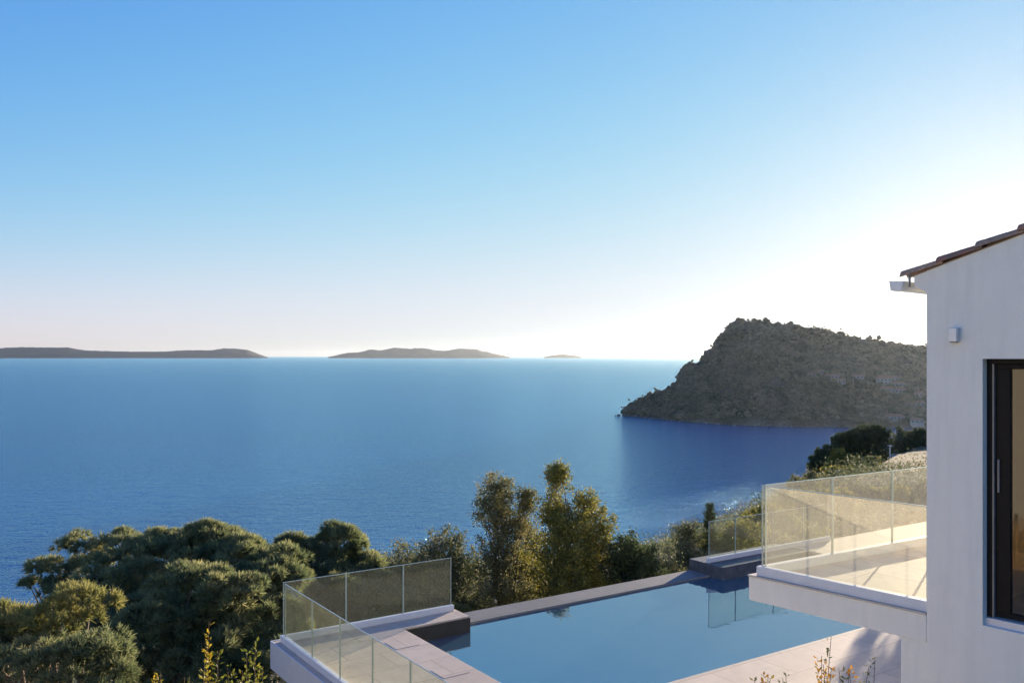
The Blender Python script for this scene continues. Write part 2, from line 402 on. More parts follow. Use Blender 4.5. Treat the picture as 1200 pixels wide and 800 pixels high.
# forest of the headland: trees one could not count, as one mass
front = HV[1:40].reshape(-1, 3)
NF = 40000
rr = rng.integers(0, 38, NF); cc = rng.random(NF)*418
ci = cc.astype(int); fx = (cc-ci)[:, None]; fy = rng.random(NF)[:, None]
C = HV[1+rr, ci]*(1-fx)*(1-fy)+HV[1+rr, ci+1]*fx*(1-fy)+HV[2+rr, ci]*(1-fx)*fy+HV[2+rr, ci+1]*fx*fy
keep = C[:, 2] > SEA+3
clear = vnoise(C[:, 0], C[:, 2], 26, 9)+vnoise(C[:, 0], C[:, 2], 9, 8)*.5
keep &= (clear > -.42)
pxs = C[:, 0]/C[:, 1]*F+600
C = C[keep]; n = len(C); r = (.8+3.4*rng.random(n)**2.6)*(1+.6*vnoise(C[:, 0], C[:, 2], 30, 5))
C[:, 2] += r*.35
V, Fc = blobs(C, r)
# ragged skyline: a looser row of crowns along the crest
cj = rng.random(520)*400; ci = cj.astype(int); Ck = HV[36, ci]+(HV[36, ci+1]-HV[36, ci])*(cj-ci)[:, None]
Ck = Ck[vnoise(Ck[:, 0], Ck[:, 1]*0, 16, 3) > -.12]; rk = rng.uniform(1.2, 2.6, len(Ck))*(1+1.2*(vnoise(Ck[:, 0], Ck[:, 1]*0, 7, 6) > .2)); Ck[:, 2] += rk*.35
C = np.vstack([C, Ck]); r = np.concatenate([r, rk]); n = len(C); V, Fc = blobs(C, r)
# second, smaller layer for crowns with uneven outline
C2 = np.repeat(C, 2, 0)+rng.normal(0, 1, (2*n, 3))*np.repeat(r, 2)[:, None]*.6; r2 = np.repeat(r, 2)*rng.uniform(.3, .55, 2*n)
C2[:, 2] += .6
V2, F2 = blobs(C2, r2)
tag(link('forest', np_mesh('forest', np.vstack([V, V2]), np.vstack([Fc, F2+len(V)])), M['forest']), kind='stuff')

# skyline pines on the headland, each its own tree
sky_px = [(866,376,'broad bushy pine crowning the highest point of the headland'),
          (884,377,'second pine on the flat top of the headland, just right of the highest one'),
          (897,375,'tall rounded pine in the middle of the headland crest'),
          (912,380,'low pine in the dip of the headland crest'),
          (926,379,'pine on the right end of the headland crest clump'),
          (972,390,'umbrella shaped pine alone on the sloping headland ridge'),
          (985,392,'small round pine right of the umbrella pine on the ridge'),
          (1020,396,'slim pointed pine on the long headland ridge'),
          (1029,398,'ball shaped pine on a bare stem on the headland ridge'),
          (853,388,'pine clinging to the upper left shoulder of the headland'),
          (841,401,'leaning pine halfway up the left cliff edge of the headland'),
          (790,453,'dark pine on the low ledge of the headland'),
          (762,465,'flat pine near the tip of the headland')]
for px, py, lab in sky_px:
    j = int(np.argmin(np.abs((HV[36,:,0]/HV[36,:,1]*F+600)-px))); base = HV[36, j].copy(); base[2] -= 1.4
    hgt = rng.uniform(7, 10); t = empty('pine_tree', base); tag(t, lab, 'tree', 'pines on the headland skyline')
    MB().tube([(0,0,-1),(rng.uniform(-.5,.5),0,hgt*.55)], [.35, .2], 6).build('trunk', M['bark'], t)
    k = 80; wd = 4.6 if 'umbrella' in lab or 'broad' in lab else 3.0
    if 'slim' in lab: wd = 1.2
    D = rng.normal(0, 1, (k, 3)); D /= np.linalg.norm(D, axis=1)[:, None]
    C = D*np.array([wd, wd, hgt*.30])*rng.random((k, 1))**.4+np.array([0, 0, hgt*.60])
    V, Fc = blobs(C, rng.uniform(.4, 1.1, k)); link('crown', np_mesh('crown', V, Fc), M['forest'], t)

# rocks at the foot of the headland
V = []; k = 260
cj = rng.integers(0, 330, k); C = HV[1, cj].copy(); C[:, 0] += rng.normal(0, 2, k); C[:, 1] += rng.normal(-2, 3, k); C[:, 2] = SEA+rng.uniform(-.5, 1.2, k)
C = np.vstack([C, [[HV[0,0,0]-4, HV[0,0,1], SEA+.6], [HV[0,0,0]-7.5, HV[0,0,1], SEA+.3], [HV[0,0,0]-1, HV[0,0,1]+2, SEA+1]]])
V, Fc = blobs(C, rng.uniform(.8, 2.6, len(C)), .7)
tag(link('shore_rocks', np_mesh('shore_rocks', V, Fc), simple('wet_rock', (.15, .13, .11), .8, var=.4, scale=.3)), kind='stuff')

# villas on the headland slope
def villa(px, py, wdt, lab, storeys=1):
    cols_ = HV[:, :, 0]/HV[:, :, 1]*F+600; rows_ = HY-HV[:, :, 2]/HV[:, :, 1]*F
    dist = (cols_-px)**2+((rows_-py)*1.0)**2; dist[37:] = 1e9
    i, j = np.unravel_index(np.argmin(dist), dist.shape); p = HV[i, j]
    t = empty('villa', p+np.array([0, -3.5, 0.5]), math.atan2(-p[0], p[1])*.6); tag(t, lab, 'house', 'villas on the headland')
    h = 3.4*storeys; dp = 7
    MB().box(-wdt/2, wdt/2, 0, dp, -4, h).build('wall', M['villa'], t)
    MB().prism([(-wdt/2-.5, h), (wdt/2+.5, h), (wdt/2-1.6, h+1.7), (-wdt/2+1.6, h+1.7)], 1, -.5, dp+.5).build('roof', M['villa_roof'], t)
    k = max(2, int(wdt/3.4))
    for s_ in range(storeys):
        for q in range(k):
            x = -wdt/2+wdt*(q+.5)/k
            MB().box(x-.8, x+.8, -.06, .05, s_*3.4+.9, s_*3.4+2.5).build('window', M['villa_window'], t)
vl = [(950,441,8,'small pale villa, leftmost house on the headland slope',1),(960,440,7,'second small villa from the left on the headland slope',1),
      (974,446,13,'wide low villa below the row of small ones on the headland',1),(984,451,8,'little villa tucked under the wide low one',1),
      (1005,444,12,'villa alone between the small houses and the big white group',1),
      (1030,446,14,'long villa at the top of the big white group on the headland',1),(1046,446,12,'villa at the upper right of the big white group',1),
      (1034,452,15,'wide two storey villa in the middle of the big white group',2),(1052,453,14,'villa at the right of the middle row of the white group',1),
      (1038,460,14,'villa in the lowest row of the white group, left half',1),(1055,461,12,'villa in the lowest row of the white group, right half',1),
      (1075,466,8,'small villa near the house wall, above the lower ones',1),(1066,478,9,'villa by itself low on the slope',1),
      (1077,473,8,'villa touching the edge of the near house wall',1),(1050,494,14,'low long building close to the bay shore',1),
      (1072,496,12,'shore building nearest the near house wall',1),(1040,490,9,'cottage above the long shore building',1)]
for v in vl: villa(*v)

# ------------------------------------------------------------------ haze
hz = MB().box(-61000, 61000, -3100, 61000, -73, 300).build('haze', None); tag(hz, kind='stuff')
m = bpy.data.materials.new('haze'); m.use_nodes = True; nt = m.node_tree; nt.nodes.remove(nt.nodes['Principled BSDF'])
pv = nt.nodes.new('ShaderNodeVolumePrincipled'); pv.inputs['Density'].default_value = .75e-5
pv.inputs['Color'].default_value = (.80, .90, 1, 1); pv.inputs['Anisotropy'].default_value = .75
nt.links.new(pv.outputs[0], nt.nodes['Material Output'].inputs['Volume']); hz.data.materials.append(m)

# ------------------------------------------------------------------ pool terrace (local frame: x along the pool, y towards the sea)
def pobj(o): o.location = (O[0], O[1], 0); o.rotation_euler = (0, 0, AZ); return o
PA0, PA1, PB0, PB1 = 2.23, 14.6, -5.50, -.57          # pool opening
RA1 = 11.18                                           # where the right dark block begins
T = .5
mb = MB()
mb.box(-.16, PA0, -12, .16, ZD-T, ZD)                 # left strip
mb.box(PA0+.001, PA1, -12, PB0, ZD-T, ZD)             # near side
mb.box(PA1+.001, 24, -12, .10, ZD-T, ZD)              # right side
mb.box(PA0+.001, 3.74, PB1+.04, .16, ZD-T, ZD)        # over the left wall stub
o = mb.build('pool_deck', M['deck'], bevel=.008); pobj(o); tag(o, kind='structure')
pool = empty('swimming_pool', (O[0], O[1], 0), AZ); tag(pool, 'dark tiled infinity pool set in the stone terrace below the balcony', 'swimming pool')
MB().box(PA0-.02, PA1+.02, PB0-.02, .0, -7.4, -7.2).build('pool_floor', M['pool_tile'], pool)
mb = MB(); mb.box(PA0-.2, PA0+.012, PB0-.2, PB1, -7.2, ZD-.06); mb.box(PA0+.012, PA1, PB0-.2, PB0+.012, -7.2, ZD-.06)
mb.box(PA1-.012, PA1+.2, PB0-.2, 0, -7.2, ZD-.06); mb.box(PA0+.012, 3.73, PB1, -.02, -7.2, ZD-.03)
mb.build('pool_wall', M['pool_tile'], pool)
MB().box(RA1, PA1-.013, PB1, .62, -7.2, ZD+.002).build('wall_block', M['slate'], pool, bevel=.01)
MB().box(3.745, RA1-.005, -.12, .56, -7.2, ZW+.045).build('overflow_rim', M['rim'], pool, bevel=.006)
o = MB().box(PA0+.013, PA1-.014, PB0+.013, -.119, ZW-.4, ZW).build('pool_water', M['pool_water']); pobj(o); tag(o, kind='structure')
# supporting walls under the terrace
rw = empty('retaining_wall', (O[0], O[1], 0), AZ); tag(rw, 'pale rendered wall carrying the pool terrace above the trees', 'wall')
MB().box(.7, 24, -12, -.7, -16, ZD-T-.003).build('wall_face', M['stucco'], rw)
MB().box(3.2, 14.5, -.69, .5, -16, -7.21).build('pool_base', M['stucco'], rw)
# white fascia
fs = MB(); fs.box(-.185, -.163, -12, .185, ZD-T, ZD+.012); fs.box(-.1625, 3.74, .163, .185, ZD-T, ZD+.012)
o = fs.build('terrace_fascia', M['channel'], None, bevel=.004); pobj(o); tag(o, 'white fascia board round the outer edge of the pool terrace', 'fascia')

def panel(mb_, p0, p1, z0, z1, th=.017):
    d = np.array([p1[0]-p0[0], p1[1]-p0[1]]); L = np.linalg.norm(d); d /= L; n = np.array([-d[1], d[0]])*th/2
    q = [(p0[0]+n[0], p0[1]+n[1]), (p1[0]+n[0], p1[1]+n[1]), (p1[0]-n[0], p1[1]-n[1]), (p0[0]-n[0], p0[1]-n[1])]
    mb_.prism(q, 2, z0, z1); return mb_
def railing(root, pts, zb, zt, seams, gmat, gap=.028, ch=.12, chw=.09, chmat='channel'):
    """pts: two ends of one straight run; seams: positions (m) of the joints between panes"""
    p0 = np.array(pts[0], float); p1 = np.array(pts[1], float); L = np.linalg.norm(p1-p0); u = (p1-p0)/L
    s = [0]+seams+[L]
    for i in range(len(s)-1):
        a = p0+u*(s[i]+gap/2); b = p0+u*(s[i+1]-gap/2)
        g = panel(MB(), a, b, zb+ch-.03, zt).build('glass_panel', gmat, root)
        e = MB()                                       # polished edges of the pane
        for c0, c1 in ((a-u*.0105, a-u*.0005), (b+u*.0005, b+u*.0105)): panel(e, c0, c1, zb+ch+.001, zt)
        panel(e, a-u*.0105, b+u*.0105, zt+.0005, zt+.009)
        e.build('glass_edge', M['glass_edge'], g)
    c = MB(); panel(c, p0-u*chw/2, p1+u*chw/2, zb, zb+ch, chw)
    c.build('base_channel', M[chmat], root, bevel=.006)
r1 = empty('glass_railing', (O[0], O[1], 0), AZ); tag(r1, 'frameless glass railing round the left corner of the pool terrace', 'railing')
railing(r1, ((0, .02), (3.62, .02)), ZD, ZD+1.10, [1.26, 2.50], M['rail_glass'])
railing(r1, ((0.0, -.09), (0.0, -11.5)), ZD, ZD+1.10, [1.35, 2.55, 3.77, 4.99, 6.21, 7.43, 8.65, 9.87], M['rail_glass'])
r2 = empty('glass_railing', (O[0], O[1], 0), AZ); tag(r2, 'glass railing standing on the dark block at the right end of the pool', 'railing')
railing(r2, ((RA1+.10, .02), (16.2, .02)), ZD+.002, ZD+1.05, [1.0, 2.5, 3.8], M['rail_glass'])

# skimmer lids let into the left paving
for q in range(3):
    o = MB().box(1.55, 2.05, -1.55-1.75*q, -1.1-1.75*q, ZD, ZD+.006).build('skimmer_lid', M['deck'])
    pobj(o); tag(o, ['square stone skimmer lid in the paving, nearest the far pool corner', 'square stone skimmer lid, middle one beside the pool edge', 'square stone skimmer lid closest to the viewer'][q], 'lid', 'skimmer lids in the pool paving')

# ------------------------------------------------------------------ house
ZB = -2.60
P0 = PZ(1086, 718, ZB); bd = np.array([-900, F]); bd = bd/np.linalg.norm(bd)       # wall direction, away
HA = math.atan2(-bd[1], -bd[0])                       # local x runs along the wall towards the viewer
house = empty('house', (P0[0], P0[1], 0), HA); tag(house, 'white rendered house with tiled roof and a balcony over the pool', 'house')
# local: x = along wall towards viewer, y = into the building (to the right)
rot = np.array([[math.cos(HA), -math.sin(HA)], [math.sin(HA), math.cos(HA)]])
def w2h(p): return (rot.T @ (np.array(p[:2])-P0[:2]))
W0, W1, WZ0, WZ1 = .535, 3.3, -2.60, -.03; TH = .34; PIT = .313; ZE = .855; RX = 5.2
top = lambda x: ZE+PIT*min(x, 2*RX-x)
GZ = -9
mb = MB()
mb.prism([(0, GZ), (W0, GZ), (W0, top(W0)), (0, top(0))], 1, 0, TH)
mb.prism([(W0, WZ1), (W1, WZ1), (W1, top(W1)), (W0, top(W0))], 1, 0, TH)
mb.prism([(W0, GZ), (W1, GZ), (W1, WZ0), (W0, WZ0)], 1, 0, TH)
mb.prism([(W1, GZ), (2*RX, GZ), (2*RX, top(2*RX)), (RX, top(RX)), (W1, top(W1))], 1, 0, TH)
mb.prism([(-.125, ZE-.125*PIT-.003), (-.0005, ZE-.003), (-.0005, ZE-.215), (-.125, ZE-.145)], 1, 0, 9.2)
mb.box(0, TH, TH, 9, GZ, ZE); mb.box(2*RX-TH, 2*RX, TH, 9, GZ, ZE)
mb.prism([(0, GZ), (2*RX, GZ), (2*RX, ZE), (RX, top(RX)), (0, ZE)], 1, 9, 9.3)
mb.build('wall', M['stucco'], house)
MB().box(-.27, -.002, .012, 9, GZ, ZB-.302).build('lower_wall', M['stucco'], house)
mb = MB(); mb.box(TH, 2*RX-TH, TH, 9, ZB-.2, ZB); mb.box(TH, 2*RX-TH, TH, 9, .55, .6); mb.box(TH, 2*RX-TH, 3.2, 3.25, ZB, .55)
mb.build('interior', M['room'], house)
# roof of barrel tiles
roof = MB(); ang = math.atan(PIT)
roof.prism([(-.14, ZE-.14*PIT+.001), (RX, top(RX)+.001), (2*RX+.14, ZE-.14*PIT+.001), (2*RX+.14, ZE-.14*PIT+.02), (RX, top(RX)+.02), (-.14, ZE-.14*PIT+.02)], 1, .02, 9.3)
ro = roof.build('roof', simple('roof_board', (.34, .25, .18), .9), house)
def barrel(x0, x1, yc, r0, r1, side, lift):
    V = []; k = 7
    for (x, r, l) in ((x0, r0, lift), (x1, r1, 0)):
        zc = top(x) if side == 0 else top(x)
        for rad in (r, r-.016):
            for j in range(k):
                a = math.pi*j/(k-1); V.append((x, yc+rad*math.cos(a), ZE+PIT*(x if side == 0 else 2*RX-x)+.012+l+rad*math.sin(a)*.8))
    Fc = []
    for j in range(k-1):
        Fc += [(j, j+1, 2*k+j+1, 2*k+j), (k+j, 3*k+j, 3*k+j+1, k+j+1), (j, k+j, k+j+1, j+1), (2*k+j, 2*k+j+1, 3*k+j+1, 3*k+j)]
    Fc += [(0, 2*k, 3*k, k), (k-1, 2*k-1, 4*k-1, 3*k-1)]
    return V, Fc
tm = MB()
for side in (0, 1):
    for c_ in range(15):
        for q in range(44):
            yc = .045+q*.21; x0 = -.255+c_*.37; x1 = x0+.42
            j1, j2 = random.uniform(-.01, .01), random.uniform(0, .012)
            if side == 0:
                if x0 > RX-.2: continue
                V, Fc = barrel(x0+j1, min(x1, RX), yc, .090, .076, 0, .020+j2)
            else:
                V, Fc = barrel(2*RX-x0-j1, max(2*RX-x1, RX), yc, .092, .078, 1, .026+j2)
            tm.add(V, Fc)
tm.build('roof_tiles', M['roof_tile'], ro)
# gutter
gx, gz = -.30, .772
g = MB(); prof = [(gx-.055, gz), (gx-.04, gz-.10), (gx+.08, gz-.105), (gx+.10, gz-.01), (gx+.088, gz-.01), (gx+.07, gz-.095), (gx-.03, gz-.09), (gx-.043, gz)]
g.prism([(a, b) for a, b in prof], 1, -.07, 9.2)
g.prism([(gx-.052, gz-.002), (gx-.038, gz-.098), (gx+.078, gz-.103), (gx+.096, gz-.012)], 1, -.078, -.071)
g.build('gutter', M['alu'], house, bevel=.003)
MB().box(gx+.10, -.127, .01, 9, gz-.095, gz-.07).build('soffit', M['stucco'], house)
MB().tube([(-.165, -.02, gz-.07), (-.165, -.02, gz+.06)], [.012, .012], 8).build('gutter_bracket', M['grey_alu'], house)
# wall light
lx, lz = .285, .205
wl = MB().box(lx-.04, lx+.04, -.08, -.0, lz-.068, lz+.068).build('wall_light', M['alu'], house, bevel=.006)
MB().box(lx-.03, lx+.03, -.07, -.012, lz-.076, lz-.069).build('light_lens', M['grey_alu'], wl)
# window
win = MB(); y0, y1 = .10, .17
win.box(W0, W0+.05, y0, y1, WZ0+.07, WZ1); win.box(W1-.05, W1, y0, y1, WZ0+.07, WZ1)
win.box(W0+.05, W1-.05, y0, y1, WZ1-.05, WZ1)
wn = win.build('window', M['dark_alu'], house, bevel=.004)
MB().box(W0+.052, W0+.068, y0-.005, y1-.01, WZ0+.07, WZ1-.052).build('frame_trim', M['grey_alu'], wn)
sf = MB(); sx = W0+.072
sf.box(sx, sx+.13, y0+.03, y1+.02, WZ0+.13, WZ1-.10); sf.box(sx, W1-.055, y0+.03, y1+.02, WZ1-.10, WZ1-.053)
sf.box(sx, W1-.055, y0+.03, y1+.02, WZ0+.085, WZ0+.13); sf.build('sash', M['dark_alu'], wn, bevel=.004)
MB().box(sx+.13, W1-.056, y0+.055, y0+.063, WZ0+.13, WZ1-.10).build('window_glass', M['window_glass'], wn)
MB().box(sx+.02, sx+.04, y0+.005, y0+.03, -1.32, -1.0).build('handle', M['grey_alu'], wn, bevel=.005)
MB().box(W0, W1, .06, y1+.02, WZ0-.001, WZ0+.068).build('sill', M['alu'], wn, bevel=.004)
# curtain inside: gently pleated sheet hanging behind the glass
n = 140; xx = np.linspace(sx+.16, W1+.2, n); yy = .42+.035*np.sin(xx*26)+.015*np.sin(xx*61)
V = [(x, y, ZB+.02) for x, y in zip(xx, yy)]+[(x, y, .5) for x, y in zip(xx, yy)]
me = np_mesh('curtain', V, [(i, i+1, n+i+1, n+i) for i in range(n-1)], True)
cu = link('curtain', me, M['curtain'], house); sm = cu.modifiers.new('s', 'SOLIDIFY'); sm.thickness = .004

# garden at the left, seen mirrored in the window
fr_ = empty('reed_fence', (-3.9, 3.9, -4.4), math.atan2(.9, -.42)); tag(fr_, 'low orange reed fence across the garden, mirrored in the window pane', 'fence')
mb = MB(); q = -3.2
while q < 3.2:
    mb.tube([(q, random.uniform(-.01, .01), 0), (q+random.uniform(-.02, .02), random.uniform(-.01, .01), 1.25+random.uniform(-.05, .05))], [.014, .011], 4); q += .03
mb.build('reeds', M['reed'], fr_)
for q in (-3.2, -1.1, 1.1, 3.2): MB().tube([(q, .05, -.3), (q, .05, 1.35)], [.04, .035], 7).build('post', M['bark'], fr_)
ob = empty('outbuilding', (-8.6, 2.3, -4.6), math.atan2(.9, -.42)); tag(ob, 'beige rendered outbuilding with a flat roof, mirrored in the window pane', 'outbuilding')
MB().box(-5.2, 5.2, 0, 4, -.6, 5.2).build('wall', simple('beige_render', (.66, .58, .46), .9, var=.08, scale=1), ob)  # known only from its reflection; made larger to bounce sun onto the house
MB().box(-5.35, 5.35, -.15, 4.15, 5.202, 5.35).build('roof', M['concrete'], ob)
for q in (-3.6, 3.4):
    f_ = MB().box(q-.6, q+.6, -.04, .03, 2.4, 3.8).build('window', M['dark_alu'], ob); MB().box(q-.54, q+.54, -.05, -.041, 2.46, 3.74).build('pane', M['villa_window'], f_)

pv_ = MB().box(-6, 4.6, -5, 7.2, -4.35, -4.10).build('bounce_paving', M['deck'], None, bevel=.01); tag(pv_, kind='structure')  # unseen pale slab, added to bounce light onto the house wall

# balcony slab
C1 = PZ(876, 673, ZB); ad = np.array([1650, F]); ad = ad/np.linalg.norm(ad)
hC1 = w2h(C1); hC2 = w2h(C1[:2]+ad*10); hC3 = w2h(P0[:2]+ad*10)
hC1[1] = 0.0
bal = MB(); bal.prism([(-.003, 0), tuple(hC1), tuple(hC2), (-.003, hC2[1])], 2, ZB-.30, ZB-.02)
bs = bal.build('balcony_slab', M['stucco'], house, bevel=.008)
fl = MB(); e = .012
fl.prism([(-.004, -e), (hC1[0]-e, -e), (hC2[0]-e, hC2[1]), (-.004, hC2[1])], 2, ZB-.019, ZB)
fl.build('balcony_floor', M['balcony_floor'], house, bevel=.004)
# balcony railing
br = empty('glass_railing', (P0[0], P0[1], 0), HA); tag(br, 'tall pale dusty glass railing with mitred corner on the balcony beside the house wall', 'railing')
k1 = np.array([hC1[0]+.13, .075]); u2 = (hC2-hC1)/np.linalg.norm(hC2-hC1); k2 = k1+u2*9
L1 = abs(k1[0])-.02
railing(br, (k1, (k1[0]+L1, .075)), ZB, ZB+1.06, [], M['balcony_glass'], ch=.11)
railing(br, (k1+u2*.06, k2), ZB, ZB+1.06, [1.22, 2.44, 3.66, 4.88, 6.1, 7.3], M['balcony_glass'], ch=.11)

# ------------------------------------------------------------------ foliage
def unit(n):
    D = rng.normal(0, 1, (n, 3)); return D/np.linalg.norm(D, axis=1)[:, None]
def leaves(C, size, Nrm=None, asp=.55, spread=1.0):
    """a folded diamond leaf at every point"""
    n = len(C); d = unit(n); 
    if Nrm is not None: d = d*spread+Nrm; d /= np.linalg.norm(d, axis=1)[:, None]
    s = unit(n); s -= (s*d).sum(1)[:, None]*d; s /= np.linalg.norm(s, axis=1)[:, None]
    L = (np.asarray(size)*rng.uniform(.7, 1.3, n))[:, None]
    nn = np.cross(d, s)
    V = np.stack([C, C+d*L*.5+s*L*asp*.5+nn*L*.10, C+d*L, C+d*L*.5-s*L*asp*.5+nn*L*.10], 1).reshape(-1, 3)
    return V, np.arange(4*n).reshape(n, 4)
def limbs(root_p, targets, r0, mat, parent, name='trunk', sub=5):
    mb_ = MB(); root_p = np.array(root_p, float)
    tops = np.mean(targets, 0); fork = root_p+(tops-root_p)*.45; fork[:2] = root_p[:2]+(tops[:2]-root_p[:2])*.3
    lean = root_p+(fork-root_p)*.5+rng.normal(0, .06, 3)*np.linalg.norm(fork-root_p)
    mb_.tube([root_p-[0,0,.4], root_p, lean, fork], [r0*1.35, r0, r0*.85, r0*.7], 8)
    for t in targets:
        m1 = fork+(t-fork)*.35+rng.normal(0, .07, 3)*np.linalg.norm(t-fork); m1[2] -= .04*np.linalg.norm(t-fork)
        m2 = fork+(t-fork)*.7+rng.normal(0, .05, 3)*np.linalg.norm(t-fork)
        mb_.tube([fork, m1, m2, t], [r0*.5, r0*.34, r0*.2, r0*.07], sub)
    return mb_.build(name, mat, parent, smooth=True)

def pine(label, lobes, base, mat, nl=1.25, needle=.18, tufts_per=27, tr=.22, group='pines below the terrace'):
    """lobes: (px,py,d,rx,rz). needles gathered in tufts, tufts in small pads, pads over the lobes"""
    root = empty('pine_tree', base); tag(root, label, 'tree', group); b = np.array(base)
    Tc = []; Td = []; tgt = []
    for (px, py, d, rx, rz) in lobes:
        c = P(px, py, d); tgt.append(c-b)
        npad = int(21*rx*rz/1.0*nl)+6
        D = unit(npad); D[:, 2] = np.abs(D[:, 2])*.9-.25
        rad = rng.uniform(.62, 1.16, (npad, 1))
        pc = c+D*np.array([rx, rx*.9, rz])*rad
        for q in range(npad):
            pr = rng.uniform(.15, .31); m_ = int(rng.uniform(8, 15)); dd = unit(m_)
            dd[:, 2] = np.abs(dd[:, 2])+.1; dd += D[q]*.5; dd /= np.linalg.norm(dd, axis=1)[:, None]
            Tc.append(pc[q]+dd*pr*np.array([1, 1, .85])-b); Td.append(dd)
            if rng.random() < .25: tgt.append(pc[q]-b)
    Tc = np.vstack(Tc); Td = np.vstack(Td); nT = len(Tc)
    k = tufts_per; C = np.repeat(Tc, k, 0); D = np.repeat(Td, k, 0)+unit(nT*k)*.95; D[:, 2] += .15
    D /= np.linalg.norm(D, axis=1)[:, None]
    L = (needle*rng.uniform(.7, 1.25, nT*k))[:, None]; s = np.cross(D, unit(nT*k)); s /= np.linalg.norm(s, axis=1)[:, None]
    wd = .0088*(needle/.15)
    st = C+D*L*.06+unit(nT*k)*.02
    V = np.stack([st-s*wd, st+s*wd, st+D*L+s*wd*.35, st+D*L-s*wd*.35], 1).reshape(-1, 3)
    link('crown', np_mesh('crown', V, np.arange(len(V)).reshape(-1, 4)), mat, root)
    random.shuffle(tgt); limbs((0, 0, 0), np.array(tgt[:70]), .17, M['bark'], root)
    return root

def gz(x, y): return float(terrain(x, y))
def onground(px, d): x = (px-600)/F*d; return (x, d, gz(x, d))

pine('large dark blue-green pine filling the slope left of the terrace',
     [(235,655,25.5,1.7,.9),(180,668,25,1.6,.8),(290,672,24.5,1.5,1.0),(200,722,23,2.0,1.2),(135,705,24,1.4,1.0),(285,735,22.5,1.6,1.2),
      (150,765,21.5,1.7,1.2),(235,780,21,1.6,1.1),(100,790,21,1.2,.9),(315,690,24,1.2,1.0),(310,790,21,1.2,1.0),(185,645,26,1.1,.55),(255,640,25.8,.8,.5),(241,630,25.5,.5,.38),(205,640,25.8,.45,.3),(280,645,25,.45,.3),(225,690,21.5,.8,.5),(170,740,20.5,.7,.5),(280,700,21.5,.6,.5)],
     onground(215, 24), M['needle'], 1.6)
pine('pine with sparse layered branches at the upper left of the tree mass',
     [(140,635,28,.75,.3),(95,642,28,.6,.35),(65,672,27.5,.8,.4),(112,662,28,.8,.4),(58,690,27,.6,.3),(95,700,26.5,.9,.5)],
     onground(100, 28), M['needle'], 1.1)
pine('low pine at the left edge of the picture, needles coloured as if sunlit',
     [(20,740,15,.6,.2),(72,730,15,.5,.2),(92,708,15.3,.4,.18),(-25,745,15,.6,.35),(45,750,15.2,.5,.2),(5,762,15,.5,.22)],
     onground(30, 15), M['needle_sunlit'], 2.2, needle=.13)
pine('dark green pine crown in the lower left corner',
     [(60,790,13.6,.55,.35),(105,775,14,.45,.3),(0,792,13.6,.5,.25),(110,805,13.6,.5,.3),(-45,780,14,.5,.35),(65,768,14.3,.4,.2)],
     onground(70, 13.6), M['needle'], 2.2, needle=.13)
pine('pine with two rounded tops rising behind the left end of the glass railing',
     [(345,655,27,.7,.6),(398,642,27.5,.75,.6),(370,672,27,1.2,.6),(425,672,27,.6,.6),(400,700,26,1.5,1.0),(345,720,25,1.5,1.1),(460,715,26.5,1.2,.9),(400,745,25,1.6,1.0),(520,735,27,1.4,.9),(400,662,27,.7,.5),(350,672,27,.7,.5),(394,632,27.3,.4,.36),(345,643,27,.35,.3)],
     onground(385, 27), M['needle'], 1.9)

G_ = 'leafy trees behind the pool'
def leafy(label, lobes, base, mat, dens=900, size=.075, name='broadleaf_tree', cat='tree', group=None, trunk_r=.07, stems=1, asp=.55):
    root = empty(name, base); tag(root, label, cat, group); b = np.array(base); Cs = []; Ns = []; tgt = []
    for (px, py, d, rx, rz) in lobes:
        c = P(px, py, d); rx *= 1.22 if group == G_ else 1
        k = int(14+36*rx*rz/(rx*.2+.3)); sub = unit(k)*rng.uniform(.25, 1.0, (k, 1))*np.array([rx, rx, rz])+c
        # twigs: leaves strung along short upward shoots
        for q in sub:
            up = unit(1)[0]*.6+np.array([0, 0, .8])+(q-c)/max(rz, rx)*.7; up /= np.linalg.norm(up)
            ln = rng.uniform(.25, .6)*min(1.3, .5+rz*.5); m_ = int(dens/12*rng.uniform(.6, 1.4))
            t = rng.random((m_, 1)); w_ = .11*(1.15-t)+.03
            Cs.append(q+up*ln*(t-.3)+rng.normal(0, 1, (m_, 3))*w_-b); Ns.append(np.repeat(up[None], m_, 0))
            if rng.random() < .5: tgt.append(q-b)
    C = np.vstack(Cs); V, Fc = leaves(C, size, np.vstack(Ns), asp, 1.1)
    link('crown', np_mesh('crown', V, Fc), mat, root)
    random.shuffle(tgt); limbs((0, 0, 0), np.array(tgt[:60]), trunk_r, M['twig'], root, sub=4)
    return root
G = 'leafy trees behind the pool'
leafy('silvery olive tree behind the end pane of the left railing', [(475,665,29,.75,.7),(455,690,28.5,.7,.6),(498,680,29,.7,.7),(480,715,28.5,1.0,.8)], onground(478, 29), M['leaf_olive'], group=G)
leafy('bushy olive-green tree with a bronze top, left of the tall pair', [(520,645,28,.55,.6),(505,665,28,.6,.6),(540,668,28,.6,.7),(522,700,27.5,1.0,.8),(550,715,27.5,.8,.7)], onground(522, 28), M['leaf_olive'], group=G)
leafy('tall slender tree with dull olive-bronze leaves, left one of the tall pair', [(585,575,28,.42,.6),(577,600,28,.5,.6),(600,618,28,.6,.7),(585,650,27.5,.8,.8),(590,690,27,1.0,.9),(618,590,28,.18,.45)], onground(590, 28), M['leaf_brown'], group=G, dens=800)
leafy('airy green-gold tree filling the gap between the two tall ones', [(625,640,29,.4,.6),(622,670,28.5,.55,.7),(628,700,28,.7,.6)], onground(625, 28.5), M['leaf_gold'], group=G, dens=700)
